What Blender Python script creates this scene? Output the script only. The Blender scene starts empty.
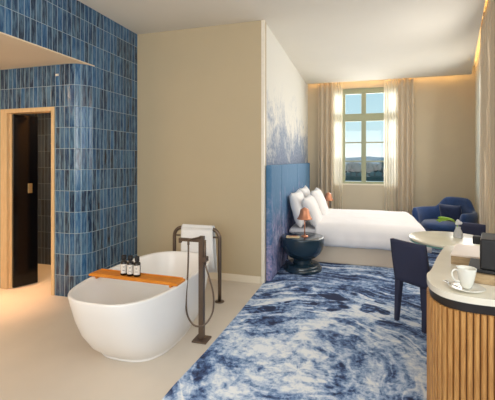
import bpy, bmesh, math, random
from mathutils import Vector, Matrix, noise
random.seed(7)
PI = math.pi
S = bpy.context.scene
C = S.collection
# ------------------------------------------------------------------ camera
H = 1.55
cam = bpy.data.cameras.new('camera'); co = bpy.data.objects.new('camera', cam); C.objects.link(co)
cam.sensor_width = 36; cam.sensor_fit = 'HORIZONTAL'
cam.lens = 362/495*36
cam.shift_y = -40/495
cam.clip_start = .05; cam.clip_end = 3000
co.location = (0, 0, H); co.rotation_euler = (PI/2, 0, math.radians(16.8))
S.camera = co
# ------------------------------------------------------------------ world, lights, exposure
S.view_settings.view_transform = 'Standard'; S.view_settings.look = 'None'
S.view_settings.gamma = 1; S.view_settings.exposure = 0.15
S.view_settings.use_curve_mapping = False
S.cycles.use_denoising = True
S.cycles.max_bounces = 10; S.cycles.diffuse_bounces = 5; S.cycles.transparent_max_bounces = 16
S.cycles.sample_clamp_indirect = 6
W = bpy.data.worlds.new('sky'); S.world = W; W.use_nodes = True
wn = W.node_tree; wn.nodes.clear()
wo = wn.nodes.new('ShaderNodeOutputWorld'); wb = wn.nodes.new('ShaderNodeBackground')
wt = wn.nodes.new('ShaderNodeTexCoord'); wsep = wn.nodes.new('ShaderNodeSeparateXYZ'); wr = wn.nodes.new('ShaderNodeValToRGB')
wn.links.new(wt.outputs['Generated'], wsep.inputs[0]); wn.links.new(wsep.outputs['Z'], wr.inputs[0])
wr.color_ramp.elements[0].position = 0.0; wr.color_ramp.elements[0].color = (.86, .93, .92, 1)
wr.color_ramp.elements[1].position = 0.35; wr.color_ramp.elements[1].color = (.30, .56, .72, 1)
e = wr.color_ramp.elements.new(.09); e.color = (.55, .80, .86, 1)
wn.links.new(wr.outputs[0], wb.inputs[0]); wb.inputs[1].default_value = 0.95
wn.links.new(wb.outputs[0], wo.inputs[0])

def area(name, loc, target, sx, sy, power, color=(1, 1, 1), spread=None):
    l = bpy.data.lights.new(name, 'AREA'); l.shape = 'RECTANGLE'; l.size = sx; l.size_y = sy
    l.energy = power; l.color = color
    if spread: l.spread = math.radians(spread)
    o = bpy.data.objects.new(name, l); C.objects.link(o); o.location = loc
    d = Vector(target) - Vector(loc)
    o.rotation_euler = d.to_track_quat('-Z', 'Y').to_euler()
    return o
# daylight through the far window, the window wall on the right; added fill behind the camera
area('window_daylight', (.15, 9.35, 2.3), (.0, 3.0, 1.0), 1.4, 2.2, 115, (1, .98, .95))
area('side_window_daylight', (1.42, 4.85, 1.95), (-2.6, 5.0, 1.8), 1.4, 1.9, 28, (1, .98, .94))
area('far_side_window_daylight', (1.84, 6.9, 1.9), (-1.2, 6.6, 2.1), 1.6, 2.0, 22, (1, .98, .94))
area('near_window_daylight', (1.82, .75, 2.3), (-2.6, 2.9, 1.8), 2.9, 1.9, 30, (1, .98, .96))
area('rear_fill', (-.6, -2.3, 2.0), (-.8, 4.0, 3.2), 3.6, 2.2, 125, (1, .98, .95))  # unseen fill, added and aimed upward to brighten the room
area('bath_ceiling_lamp', (-3.9, 1.4, 2.6), (-3.9, 2.2, 0), .8, .8, 24, (1, .70, .44))
area('bath_door_lamp', (-3.75, 3.0, 2.6), (-3.75, 3.0, 0), .35, .25, 3.2, (1, .52, .26), 38)
area('shower_ceiling_lamp', (-3.6, 3.78, 2.44), (-3.6, 3.7, 0), .6, .3, 34, (1, .56, .24))

# ------------------------------------------------------------------ material helpers
M = {}
def srgb(r, g, b):
    f = lambda c: ((c/255+.055)/1.055)**2.4 if c > 10 else c/255/12.92
    return (f(r), f(g), f(b), 1)
class NT:
    def __init__(s, name):
        m = bpy.data.materials.new(name); m.use_nodes = True; s.m = m; s.t = m.node_tree
        s.b = s.t.nodes['Principled BSDF']; s.out = s.t.nodes['Material Output']; M[name] = m
    def n(s, typ, **kw):
        x = s.t.nodes.new('ShaderNode'+typ)
        for k, v in kw.items():
            if k in x.inputs: x.inputs[k].default_value = v
            else: setattr(x, k, v)
        return x
    def l(s, a, b):
        s.t.links.new(a, b)
    def math(s, op, a, b=None, c=None, clamp=False):
        x = s.t.nodes.new('ShaderNodeMath'); x.operation = op; x.use_clamp = clamp
        for i, v in enumerate((a, b, c)):
            if v is None: continue
            if isinstance(v, (int, float)): x.inputs[i].default_value = v
            else: s.l(v, x.inputs[i])
        return x.outputs[0]
    def mix(s, f, a, b, mode='MIX'):
        x = s.t.nodes.new('ShaderNodeMix'); x.data_type = 'RGBA'; x.blend_type = mode
        for sock, v in ((x.inputs[0], f), (x.inputs[6], a), (x.inputs[7], b)):
            if isinstance(v, (int, float)): sock.default_value = v
            elif isinstance(v, tuple): sock.default_value = v
            else: s.l(v, sock)
        return x.outputs[2]
    def ramp(s, f, stops, interp='LINEAR'):
        x = s.t.nodes.new('ShaderNodeValToRGB'); r = x.color_ramp; r.interpolation = interp
        r.elements[0].position, r.elements[0].color = stops[0]
        r.elements[1].position, r.elements[1].color = stops[1]
        for p, c in stops[2:]:
            e = r.elements.new(p); e.color = c
        s.l(f, x.inputs[0]); return x.outputs[0]
    def noise(s, vec, scale, detail=3, rough=.5, dist=0):
        x = s.n('TexNoise', Scale=scale, Detail=detail, Roughness=rough, Distortion=dist)
        if vec is not None: s.l(vec, x.inputs['Vector'])
        return x.outputs['Fac'], x.outputs['Color']
    def bump(s, h, strength=.2, dist=.01):
        x = s.n('Bump', Strength=strength, Distance=dist); s.l(h, x.inputs['Height']); s.l(x.outputs[0], s.b.inputs['Normal'])
    def obj(s): return s.n('TexCoord').outputs['Object']
    def uv(s): return s.n('TexCoord').outputs['UV']
    def pos(s): return s.n('NewGeometry').outputs['Position']
def simple(name, col, rough=.6, metal=0, nscale=30, var=.06, bump=.0, **kw):
    t = NT(name); f, _ = t.noise(t.obj(), nscale, 3)
    c2 = tuple(max(0, c*(1-var*2)) for c in col[:3])+(1,)
    t.l(t.mix(f, c2, tuple(min(1, c*(1+var)) for c in col[:3])+(1,)), t.b.inputs['Base Color'])
    t.b.inputs['Roughness'].default_value = rough; t.b.inputs['Metallic'].default_value = metal
    for k, v in kw.items(): t.b.inputs[k.replace('_', ' ')].default_value = v
    if bump: t.bump(f, bump, .005)
    return t.m

simple('plaster_bath', srgb(193, 177, 147), .9, nscale=3, var=.02)
simple('plaster', srgb(210, 196, 170), .9, nscale=3, var=.02)
simple('plaster_light', srgb(232, 222, 203), .9, nscale=3, var=.02)
simple('ceiling_paint', srgb(230, 224, 212), .92, nscale=2, var=.02)
simple('soffit_paint', srgb(236, 216, 188), .9, nscale=2, var=.02)
simple('white_trim', srgb(238, 230, 214), .5)
simple('beige_floor', srgb(216, 206, 193), .42, nscale=2.2, var=.07)
simple('tub_white', srgb(238, 235, 232), .28, nscale=5, var=.01, Coat_Weight=.15)
simple('bronze', srgb(112, 96, 84), .38, .75, nscale=40, var=.05)
simple('black_gloss', srgb(8, 8, 11), .12, nscale=5, Specular_IOR_Level=.25)
simple('brass', srgb(190, 160, 110), .35, .9)
simple('towel', srgb(238, 238, 238), .95, nscale=180, var=.08, bump=.5)
simple('linen', srgb(240, 237, 238), .85, nscale=14, var=.015)
simple('pillow_linen', srgb(242, 239, 238), .85, nscale=14, var=.015)
simple('bed_fabric', srgb(222, 206, 186), .95, nscale=220, var=.08, bump=.3)
simple('navy_fabric', srgb(54, 58, 84), .92, nscale=260, var=.14, bump=.3)
simple('blue_velvet', srgb(26, 62, 116), .8, nscale=18, var=.25, Sheen_Weight=.35)
simple('blue_velvet_dark', srgb(20, 40, 80), .8, nscale=18, var=.2, Sheen_Weight=.3)
simple('dark_lacquer', srgb(30, 52, 66), .22, nscale=6, var=.1, Coat_Weight=.4)
simple('copper', srgb(214, 146, 112), .38, .5, nscale=20)
simple('stone_top', srgb(236, 230, 214), .22, nscale=9, var=.04)
simple('table_stone', srgb(240, 234, 214), .2, nscale=7, var=.03)
simple('black_recess', srgb(34, 27, 24), .4)
simple('porcelain', srgb(226, 224, 214), .15, nscale=4, var=.01, Coat_Weight=.4)
simple('steel', srgb(200, 200, 200), .22, .95)
simple('machine_black', srgb(16, 16, 21), .6, nscale=50, var=.1)
simple('box_lid', srgb(232, 216, 204), .45, nscale=10, var=.03)
simple('label_paper', srgb(226, 220, 212), .7, nscale=60, var=.05)
simple('bottle_black', srgb(24, 18, 16), .18, nscale=20)
simple('window_paint', srgb(166, 170, 140), .5, nscale=12, var=.03)
simple('paper', srgb(228, 206, 164), .8)
simple('leaf_green', srgb(150, 196, 38), .5, nscale=60, var=.2)
simple('pale_petals', srgb(226, 226, 232), .6, nscale=60, var=.08)
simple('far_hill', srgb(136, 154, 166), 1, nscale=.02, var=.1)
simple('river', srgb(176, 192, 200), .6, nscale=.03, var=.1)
simple('far_tree', srgb(84, 100, 96), 1, nscale=.2, var=.3)
simple('far_wall_stone', srgb(200, 190, 175), 1, nscale=.1, var=.1)
simple('far_roof', srgb(120, 100, 95), 1, nscale=.1, var=.1)

def wood(name, a, b, axis=(1, 1, 14), rough=.5):
    t = NT(name); mp = t.n('Mapping'); t.l(t.obj(), mp.inputs[0]); mp.inputs['Scale'].default_value = axis
    f, _ = t.noise(mp.outputs[0], 6, 5, .6, .4)
    t.l(t.ramp(f, [(.3, a), (.7, b)]), t.b.inputs['Base Color']); t.b.inputs['Roughness'].default_value = rough
    t.bump(f, .15, .003); return t.m
wood('carcass_wood', srgb(92, 58, 30), srgb(122, 80, 44), (14, 14, 1.2))
wood('slat_wood', srgb(160, 108, 54), srgb(210, 158, 92), (14, 14, 1.2))
wood('frame_wood', srgb(208, 172, 124), srgb(228, 196, 150), (10, 10, 1))
wood('tray_wood', srgb(196, 112, 24), srgb(232, 150, 50), (2, 18, 18), .42)
wood('box_wood', srgb(140, 116, 84), srgb(184, 158, 120), (3, 12, 12), .5)

def emit(name, col, st):
    t = NT(name); t.b.inputs['Base Color'].default_value = col
    t.b.inputs['Emission Color'].default_value = col; t.b.inputs['Emission Strength'].default_value = st
    f, _ = t.noise(t.obj(), 3); t.l(t.mix(f, col, col), t.b.inputs['Base Color']); return t.m
emit('cove_glow', srgb(255, 212, 140), 11.0)

# glazed stacked tiles: UV = (arc length, height) in metres
def tile_mat(name, dark, rough=.17, grout=srgb(150, 170, 182), glaze=srgb(104, 142, 168)):
    t = NT(name); sp = t.n('SeparateXYZ'); t.l(t.uv(), sp.inputs[0])
    u = t.math('DIVIDE', sp.outputs[0], .064); v = t.math('DIVIDE', sp.outputs[1], .24)
    cu, cv = t.math('FLOOR', u), t.math('FLOOR', v)
    cb = t.n('CombineXYZ'); t.l(cu, cb.inputs[0]); t.l(cv, cb.inputs[1])
    wn_ = t.n('TexWhiteNoise', noise_dimensions='2D'); t.l(cb.outputs[0], wn_.inputs['Vector'])
    base = t.ramp(wn_.outputs['Value'], dark)
    fu, fv = t.math('FRACT', u), t.math('FRACT', v)
    du = t.math('MULTIPLY', t.math('MINIMUM', fu, t.math('SUBTRACT', 1, fu)), .064)
    dv = t.math('MULTIPLY', t.math('MINIMUM', fv, t.math('SUBTRACT', 1, fv)), .24)
    d = t.math('MINIMUM', du, dv)
    tile = t.math('GREATER_THAN', d, .0025)
    # glaze variation inside each tile: vertical streaks, paler edges
    mp = t.n('Mapping'); t.l(t.uv(), mp.inputs[0]); mp.inputs['Scale'].default_value = (48, 5, 1)
    ad = t.n('VectorMath', operation='ADD'); t.l(mp.outputs[0], ad.inputs[0]); t.l(wn_.outputs['Color'], ad.inputs[1])
    f, _ = t.noise(ad.outputs[0], 1.3, 4, .6)
    glz = t.mix(t.math('MULTIPLY', t.math('SUBTRACT', f, .44, clamp=True), 3.2, clamp=True), base, glaze)
    glz = t.mix(t.math('MULTIPLY', t.math('SUBTRACT', .46, f, clamp=True), 3.0, clamp=True), glz, dark[0][1])
    edge = t.math('SUBTRACT', 1, t.math('DIVIDE', du, .013), clamp=True)
    glz = t.mix(t.math('MULTIPLY', edge, .25), glz, glaze)
    t.l(t.mix(tile, grout, glz), t.b.inputs['Base Color'])
    t.l(t.math('SUBTRACT', .75, t.math('MULTIPLY', tile, .75-rough)), t.b.inputs['Roughness'])
    hh = t.math('MINIMUM', t.math('DIVIDE', d, .008), 1)
    hh = t.math('ADD', hh, t.math('MULTIPLY', f, .35))
    bp = t.n('Bump', Strength=.35, Distance=.004); t.l(hh, bp.inputs['Height'])
    # each tile leans a little
    vm = t.n('VectorMath', operation='SUBTRACT'); t.l(wn_.outputs['Color'], vm.inputs[0]); vm.inputs[1].default_value = (.5, .5, .5)
    sc = t.n('VectorMath', operation='SCALE'); t.l(vm.outputs[0], sc.inputs[0]); sc.inputs['Scale'].default_value = .05
    av = t.n('VectorMath', operation='ADD'); t.l(bp.outputs[0], av.inputs[0]); t.l(sc.outputs[0], av.inputs[1])
    nm = t.n('VectorMath', operation='NORMALIZE'); t.l(av.outputs[0], nm.inputs[0]); t.l(nm.outputs[0], t.b.inputs['Normal'])
    t.b.inputs['Coat Weight'].default_value = .15
    return t.m
tile_mat('blue_tile', [(0, srgb(20, 34, 58)), (1, srgb(64, 96, 124)), (.3, srgb(26, 52, 84)), (.55, srgb(28, 72, 114)), (.8, srgb(36, 88, 136))])
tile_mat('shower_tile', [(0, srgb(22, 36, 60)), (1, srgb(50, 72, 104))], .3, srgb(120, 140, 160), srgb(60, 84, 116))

def mural():
    t = NT('mural_paper'); p = t.obj(); sp = t.n('SeparateXYZ'); t.l(p, sp.inputs[0])
    z = sp.outputs[2]
    f1, _ = t.noise(p, 2.3, 6, .62, .6); f2, _ = t.noise(p, 9, 6, .7, 1.2); f3, _ = t.noise(p, 26, 4, .7)
    g = t.math('DIVIDE', t.math('SUBTRACT', 2.52, z), .80)             # 0 high on the wall, 1 near the headboard
    a = t.math('ADD', g, t.math('MULTIPLY', t.math('SUBTRACT', f1, .5), 3.4))
    a = t.math('ADD', a, t.math('MULTIPLY', t.math('SUBTRACT', f2, .5), 2.2))
    mask = t.math('MULTIPLY', t.math('SUBTRACT', a, .1), 1.0, clamp=True)
    col = t.ramp(t.math('ADD', f3, t.math('MULTIPLY', t.math('SUBTRACT', g, .5), .35)), [(.25, srgb(206, 208, 210)), (.9, srgb(96, 112, 140)), (.55, srgb(148, 160, 180))])
    t.l(t.mix(mask, srgb(228, 226, 218), col), t.b.inputs['Base Color']); t.b.inputs['Roughness'].default_value = .85
def headboard():
    t = NT('headboard_print'); p = t.pos(); sp = t.n('SeparateXYZ'); t.l(p, sp.inputs[0])
    mp = t.n('Mapping'); t.l(p, mp.inputs[0]); mp.inputs['Scale'].default_value = (1, 1.6, 1)
    f1, _ = t.noise(mp.outputs[0], 3, 5, .6, .5); f2, c2 = t.noise(mp.outputs[0], 11, 5, .7, 1.0)
    base = t.ramp(sp.outputs[2], [(0, srgb(76, 92, 138)), (1, srgb(80, 124, 162)), (.55, srgb(64, 106, 150))])
    base = t.mix(t.math('MULTIPLY', t.math('SUBTRACT', f2, .5, clamp=True), 2, clamp=True), base, srgb(116, 150, 186))
    g = t.math('ADD', t.math('DIVIDE', t.math('SUBTRACT', 1.15, sp.outputs[2]), .75), t.math('MULTIPLY', t.math('SUBTRACT', f1, .55), 3.0))
    m = t.math('MULTIPLY', t.math('MULTIPLY', g, 1.3, clamp=True), t.math('MULTIPLY', t.math('SUBTRACT', f2, .38, clamp=True), 5, clamp=True), clamp=True)
    f4, _ = t.noise(mp.outputs[0], 4.4, 3)
    fl = t.ramp(f4, [(.34, srgb(206, 208, 226)), (.68, srgb(62, 70, 116)), (.47, srgb(150, 150, 192)), (.56, srgb(176, 160, 192)), (.60, srgb(120, 132, 178))])
    t.l(t.mix(m, base, fl), t.b.inputs['Base Color']); t.b.inputs['Roughness'].default_value = .8
mural(); headboard()

def carpet():
    t = NT('carpet_pattern'); p = t.pos()
    sp = t.n('SeparateXYZ'); t.l(p, sp.inputs[0])
    _, wc = t.noise(p, 1.1, 3, .5)
    wv = t.n('VectorMath', operation='SUBTRACT'); t.l(wc, wv.inputs[0]); wv.inputs[1].default_value = (.5, .5, .5)
    ws = t.n('VectorMath', operation='SCALE'); t.l(wv.outputs[0], ws.inputs[0]); ws.inputs['Scale'].default_value = .6
    q = t.n('VectorMath', operation='ADD'); t.l(p, q.inputs[0]); t.l(ws.outputs[0], q.inputs[1])
    def polar(cx, cy, src):
        o = t.n('VectorMath', operation='SUBTRACT'); t.l(src, o.inputs[0]); o.inputs[1].default_value = (cx, cy, 0)
        s2 = t.n('SeparateXYZ'); t.l(o.outputs[0], s2.inputs[0])
        r = t.math('SQRT', t.math('ADD', t.math('POWER', s2.outputs[0], 2), t.math('POWER', s2.outputs[1], 2)))
        return r, t.math('ARCTAN2', s2.outputs[1], s2.outputs[0])
    r, a = polar(-.45, 2.75, q.outputs[0])
    # swirling feathery arcs round the starburst
    def pol(kr, ka, twist):
        cb = t.n('CombineXYZ'); aa = t.math('ADD', a, t.math('MULTIPLY', r, twist))
        t.l(t.math('MULTIPLY', r, kr), cb.inputs[0]); t.l(t.math('MULTIPLY', t.math('SINE', aa), ka), cb.inputs[1]); t.l(t.math('MULTIPLY', t.math('COSINE', aa), ka), cb.inputs[2])
        return cb.outputs[0]
    arcs, _ = t.noise(pol(7, 1.3, .5), 1.2, 4, .6, .2)
    line, _ = t.noise(pol(6, .9, .35), 1.25, 2, .4, .1)
    ridge = t.math('SUBTRACT', 1, t.math('MULTIPLY', t.math('ABSOLUTE', t.math('SUBTRACT', line, .52)), 22), clamp=True)
    rays, _ = t.noise(pol(.9, 3.4, 0), 1.7, 5, .6)
    blot, _ = t.noise(q.outputs[0], 2.0, 5, .6, .4)
    fine, _ = t.noise(p, 19, 7, .75, .5)
    near = t.math('SUBTRACT', 1, t.math('DIVIDE', r, 1.1), clamp=True)
    far = t.math('MULTIPLY', t.math('SUBTRACT', r, .35), 1.6, clamp=True)
    v = t.math('ADD', .455, t.math('MULTIPLY', t.math('SUBTRACT', arcs, .5), 1.3))
    v = t.math('ADD', v, t.math('MULTIPLY', t.math('SUBTRACT', rays, .5), .5))
    v = t.math('ADD', v, t.math('MULTIPLY', t.math('SUBTRACT', blot, .5), 1.0))
    v = t.math('ADD', v, t.math('MULTIPLY', t.math('SUBTRACT', fine, .5), 1.15))
    v = t.math('ADD', v, t.math('MULTIPLY', near, .32))
    v = t.math('ADD', v, t.math('MULTIPLY', t.math('MULTIPLY', ridge, far), .24))
    # darker, harder-edged flower blotches in a paler band in front of the bed
    gy = t.math('SUBTRACT', 1.25, t.math('MULTIPLY', t.math('ABSOLUTE', t.math('SUBTRACT', sp.outputs[1], 3.95)), 1.9), clamp=True)
    vor = t.n('TexVoronoi', Scale=4.6, feature='SMOOTH_F1'); t.l(q.outputs[0], vor.inputs['Vector'])
    big, _ = t.noise(p, 1.6, 2, .5)
    fl = t.math('MULTIPLY', t.math('SUBTRACT', t.math('ADD', .30, t.math('MULTIPLY', t.math('SUBTRACT', big, .5), 1.2)), vor.outputs['Distance']), 14, clamp=True)
    v = t.math('ADD', v, t.math('MULTIPLY', gy, .10))
    v = t.math('SUBTRACT', v, t.math('MULTIPLY', t.math('MULTIPLY', gy, fl), .40))
    col = t.ramp(v, [(.26, srgb(36, 48, 82)), (.86, srgb(236, 242, 250)), (.39, srgb(64, 86, 130)), (.48, srgb(100, 130, 178)), (.58, srgb(148, 174, 212)), (.72, srgb(202, 217, 238))])
    t.l(col, t.b.inputs['Base Color']); t.b.inputs['Roughness'].default_value = .97
    b, _ = t.noise(p, 240, 2); t.bump(b, .4, .004)
carpet()

def cloth(name, col, trans=.35, transp=0.0):
    t = NT(name); f, _ = t.noise(t.obj(), 120, 2)
    c = t.mix(f, col, tuple(x*.93 for x in col[:3])+(1,))
    t.t.nodes.remove(t.b)
    d = t.n('BsdfDiffuse'); tr = t.n('BsdfTranslucent'); m1 = t.n('MixShader'); m1.inputs[0].default_value = trans
    t.l(c, d.inputs[0]); t.l(c, tr.inputs[0]); t.l(d.outputs[0], m1.inputs[1]); t.l(tr.outputs[0], m1.inputs[2])
    last = m1.outputs[0]
    if transp:
        tp = t.n('BsdfTransparent'); m2 = t.n('MixShader'); m2.inputs[0].default_value = transp
        t.l(last, m2.inputs[1]); t.l(tp.outputs[0], m2.inputs[2]); last = m2.outputs[0]
    t.l(last, t.out.inputs[0])
cloth('drape', srgb(222, 206, 182), .15)
cloth('sheer', srgb(248, 240, 224), .55, .35)
def glass(name, col=(1, 1, 1, 1), rough=0, alpha=.12):
    t = NT(name); t.t.nodes.remove(t.b)
    tp = t.n('BsdfTransparent'); gl = t.n('BsdfGlossy', Roughness=.03); mx = t.n('MixShader'); fr = t.n('Fresnel', IOR=1.45)
    f, _ = t.noise(t.obj(), 2); t.l(t.mix(f, col, col), tp.inputs[0])
    t.l(t.math('MULTIPLY', fr.outputs[0], .5), mx.inputs[0]); t.l(tp.outputs[0], mx.inputs[1]); t.l(gl.outputs[0], mx.inputs[2]); t.l(mx.outputs[0], t.out.inputs[0])
glass('window_glass')
t = NT('teal_glass'); t.b.inputs['Base Color'].default_value = srgb(150, 214, 208); t.b.inputs['Roughness'].default_value = .1; t.b.inputs['Transmission Weight'].default_value = .3
f, _ = t.noise(t.obj(), 5); t.l(t.mix(f, srgb(150, 214, 208), srgb(170, 224, 216)), t.b.inputs['Base Color'])
t = NT('vase_glass'); t.b.inputs['Roughness'].default_value = .08; t.b.inputs['Transmission Weight'].default_value = .25
f, _ = t.noise(t.obj(), 30); t.l(t.mix(f, srgb(236, 238, 240), srgb(206, 210, 216)), t.b.inputs['Base Color'])

# ------------------------------------------------------------------ mesh helpers
def link(name, bm, mat, parent=None, smooth=False, loc=None):
    me = bpy.data.meshes.new(name)
    bmesh.ops.recalc_face_normals(bm, faces=bm.faces)
    bm.to_mesh(me); bm.free()
    if isinstance(mat, str): mat = M[mat]
    me.materials.append(mat)
    if smooth:
        for p in me.polygons: p.use_smooth = True
    o = bpy.data.objects.new(name, me); C.objects.link(o)
    if parent: o.parent = parent
    if loc: o.location = loc
    return o
def tag(o, label=None, cat=None, group=None, kind=None):
    if label: o['label'] = label
    if cat: o['category'] = cat
    if group: o['group'] = group
    if kind: o['kind'] = kind
    return o
def thing(name, loc, rz, label, cat, group=None):
    o = bpy.data.objects.new(name, None); C.objects.link(o); o.location = loc; o.rotation_euler = (0, 0, rz)
    o.empty_display_size = .1
    return tag(o, label, cat, group)
def struct(name, bm, mat, smooth=False):
    return tag(link(name, bm, mat, None, smooth), kind='structure')
def new(): return bmesh.new()
def box(bm, x0, x1, y0, y1, z0, z1, bev=0, seg=2, mat=None):
    r = bmesh.ops.create_cube(bm, size=1)
    vs = r['verts']
    for v in vs:
        v.co = Vector(((x0+x1)/2+v.co.x*(x1-x0), (y0+y1)/2+v.co.y*(y1-y0), (z0+z1)/2+v.co.z*(z1-z0)))
    if bev:
        es = list({e for v in vs for e in v.link_edges})
        r = bmesh.ops.bevel(bm, geom=es, offset=bev, segments=seg, profile=.5, affect='EDGES')
        vs = list({v for f in r['faces'] for v in f.verts} | {v for v in vs if v.is_valid})
    if mat is not None:
        for v in vs: v.co = mat @ v.co
    return bm
def prism(bm, pts, z0, z1):
    a = [bm.verts.new((x, y, z0)) for x, y in pts]; b = [bm.verts.new((x, y, z1)) for x, y in pts]
    n = len(pts); bm.faces.new(a[::-1]); bm.faces.new(b)
    for i in range(n): bm.faces.new((a[i], a[(i+1) % n], b[(i+1) % n], b[i]))
    return bm
def lathe(bm, prof, seg=40, cx=0, cy=0, cz=0, sx=1, sy=1):
    rings = []
    for r, z in prof:
        if r < 1e-6: rings.append([bm.verts.new((cx, cy, cz+z))])
        else: rings.append([bm.verts.new((cx+r*sx*math.cos(2*PI*i/seg), cy+r*sy*math.sin(2*PI*i/seg), cz+z)) for i in range(seg)])
    for a, b in zip(rings, rings[1:]):
        for i in range(seg):
            j = (i+1) % seg
            if len(a) == 1 and len(b) == 1: continue
            if len(a) == 1: bm.faces.new((a[0], b[j], b[i]))
            elif len(b) == 1: bm.faces.new((a[i], a[j], b[0]))
            else: bm.faces.new((a[i], a[j], b[j], b[i]))
    return bm
def tube(bm, pts, r, seg=10, sq=False):
    pts = [Vector(p) for p in pts]; rings = []
    up = Vector((0, 0, 1))
    prev = None
    for i, p in enumerate(pts):
        d = (pts[min(i+1, len(pts)-1)]-pts[max(i-1, 0)]).normalized()
        if prev is None:
            n = d.cross(up) if abs(d.z) < .95 else d.cross(Vector((0, 1, 0)))
            n.normalize()
        else:
            n = (prev - d*prev.dot(d)).normalized()
        prev = n; b = d.cross(n)
        rr = r[i] if isinstance(r, (list, tuple)) else r
        rings.append([bm.verts.new(p + (n*math.cos(2*PI*k/seg)+b*math.sin(2*PI*k/seg))*rr) for k in range(seg)])
    for a, b in zip(rings, rings[1:]):
        for k in range(seg): bm.faces.new((a[k], a[(k+1) % seg], b[(k+1) % seg], b[k]))
    bm.faces.new(rings[0][::-1]); bm.faces.new(rings[-1])
    return bm
def bez(pts, n=8):
    P = [Vector(p) for p in pts]; out = []
    Q = [P[0]*2-P[1]]+P+[P[-1]*2-P[-2]]
    for i in range(1, len(Q)-2):
        p0, p1, p2, p3 = Q[i-1:i+3]
        for k in range(n):
            t = k/n
            out.append(.5*((2*p1)+(p2-p0)*t+(2*p0-5*p1+4*p2-p3)*t*t+(3*p1-p0-3*p2+p3)*t**3))
    out.append(P[-1]); return out
def copy_thing(root, loc, rz, label=None):
    r = root.copy(); C.objects.link(r); r.location = loc; r.rotation_euler = (0, 0, rz)
    if label: r['label'] = label
    for ch in root.children:
        c = ch.copy(); C.objects.link(c); c.parent = r
        for g in ch.children:
            d = g.copy(); C.objects.link(d); d.parent = c
    return r
def sub(o, lv=2):
    m = o.modifiers.new('subd', 'SUBSURF'); m.levels = lv; m.render_levels = lv
    for p in o.data.polygons: p.use_smooth = True
    return o

# ------------------------------------------------------------------ structure
ZC = 3.30; XM = -1.11; YB = 4.39; XB = -2.93; YF = 8.63; ZS = 2.64; YD = 3.33
RW = lambda y: .37+.232*y            # line of the curtains on the slanted window wall
WX = lambda y: RW(y)+.16
struct('floor', box(new(), -5.2, 3.0, -2.6, 9.0, -.12, 0), 'beige_floor')
cp = [(-1.19, -2.4), (-1.20, 1.6), (-1.20, 2.2), (-1.165, 2.7), (-1.14, 3.4), (-1.12, YB), (XM+.003, YB+.01), (XM+.003, YF-.01), (WX(YF)-.01, YF-.01), (WX(3.45)-.01, 3.45), (1.86, 3.38), (1.86, -2.4)]
tag(link('carpet', prism(new(), cp, .0005, .010), 'carpet_pattern'), 'navy, pale blue and white swirl-patterned carpet spread under the bed and chairs', 'carpet')
# ceiling over room (stops short of the far and right walls: cove)
cpts = [(XB-.01, -2.6), (2.1, -2.6), (2.1, 3.3), (RW(3.4)-.07, 3.42), (RW(8.38)-.07, 8.40), (XM, 8.40), (XM-.1, 8.40), (XM-.1, YB+.1), (XB-.01, YB+.1)]
struct('ceiling', prism(new(), cpts, ZC, ZC+.05), 'ceiling_paint')
struct('trim_1', box(new(), -5.2, 3.0, -2.6, 9.0, ZC+.22, ZC+.3), 'ceiling_paint')       # slab above the cove
struct('trim_2', prism(new(), [(-5.0, -2.5), (XB, -2.5), (XB, YD+.2), (XB-.03, YD+.1), (XB-.10, YD+.03), (XB-.2, YD+.001), (-5.0, YD+.001)], ZS+.0005, ZS+.012), 'soffit_paint')       # bathroom soffit
# beige wall and mural wall
struct('wall_back', box(new(), XB-.1, XM, YB, YB+.12, 0, ZC), 'plaster_bath')
mw = struct('wall_mural', box(new(), XM-.12, XM, YB+.12, YF, 0, ZC+.22), 'mural_paper')
struct('trim_3', box(new(), XM-.035, XM+.004, YB-.004, YB+.05, 0, ZC-.002, .003), 'white_trim')
bb = new(); box(bb, XB+.01, XM-.04, YB-.014, YB, 0, .09, .003); struct('baseboard_back', bb, 'plaster_light')
# far wall with window opening
OX0, OX1, OZ0, OZ1 = -.545, .88, .975, 3.19  # opening widened to the right so the sheer there is backlit
fw = new(); YT = YF+.35
box(fw, XM-.12, OX0, YF, YT, 0, ZC+.22); box(fw, OX1, 3.0, YF, YT, 0, ZC+.22)
box(fw, OX0, OX1, YF, YT, 0, OZ0); box(fw, OX0, OX1, YF, YT, OZ1, ZC+.22)
struct('wall_far', fw, 'plaster')
bb = new(); box(bb, XM+.003, 2.2, YF-.014, YF, .01, .09, .003); struct('baseboard_far', bb, 'plaster_light')
# window
wf = thing('window_1', (0, YF+.06, 0), 0, None, None); wf['kind'] = 'structure'
fr = new(); T = .05
for (a, b, c, d) in ((OX0, OX0+.05, OZ0, OZ1), (OX1-.05, OX1, OZ0, OZ1), (-.32, -.275, OZ0, OZ1), (.612, .66, OZ0, OZ1), (.12, .183, OZ0, OZ1)):
    box(fr, a, b, 0, .08, c, d, .004)
for (c, d) in ((OZ0, OZ0+T), (OZ1-.10, OZ1), (2.46, 2.585)):
    box(fr, OX0+.002, OX1-.002, -.006, .086, c, d, .004)
link('window_frame', fr, 'window_paint', wf)
sa = new()
for x0, x1 in ((OX0+.05, -.32), (-.275, .12), (.183, .612), (.66, OX1-.05)):
    for z0, z1, bars in ((OZ0+T, 2.46, (1.52, 1.95)), (2.585, OZ1-.10, ())):
        for (a, b, c, d) in ((x0, x0+.02, z0, z1), (x1-.02, x1, z0, z1)): box(sa, a, b, .015, .065, c, d, .003)
        for (a, b, c, d) in ((x0, x1, z0, z0+.03), (x0, x1, z1-.02, z1)): box(sa, a, b, .018, .062, c, d, .003)
        for z in bars: box(sa, x0, x1, .025, .055, z-.016, z+.016)
link('window_sash', sa, 'window_paint', wf)
gl = new()
box(gl, OX0+.03, OX1-.05, .038, .042, OZ0+.04, OZ1-.06); link('window_pane', gl, 'window_glass', wf)
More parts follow.
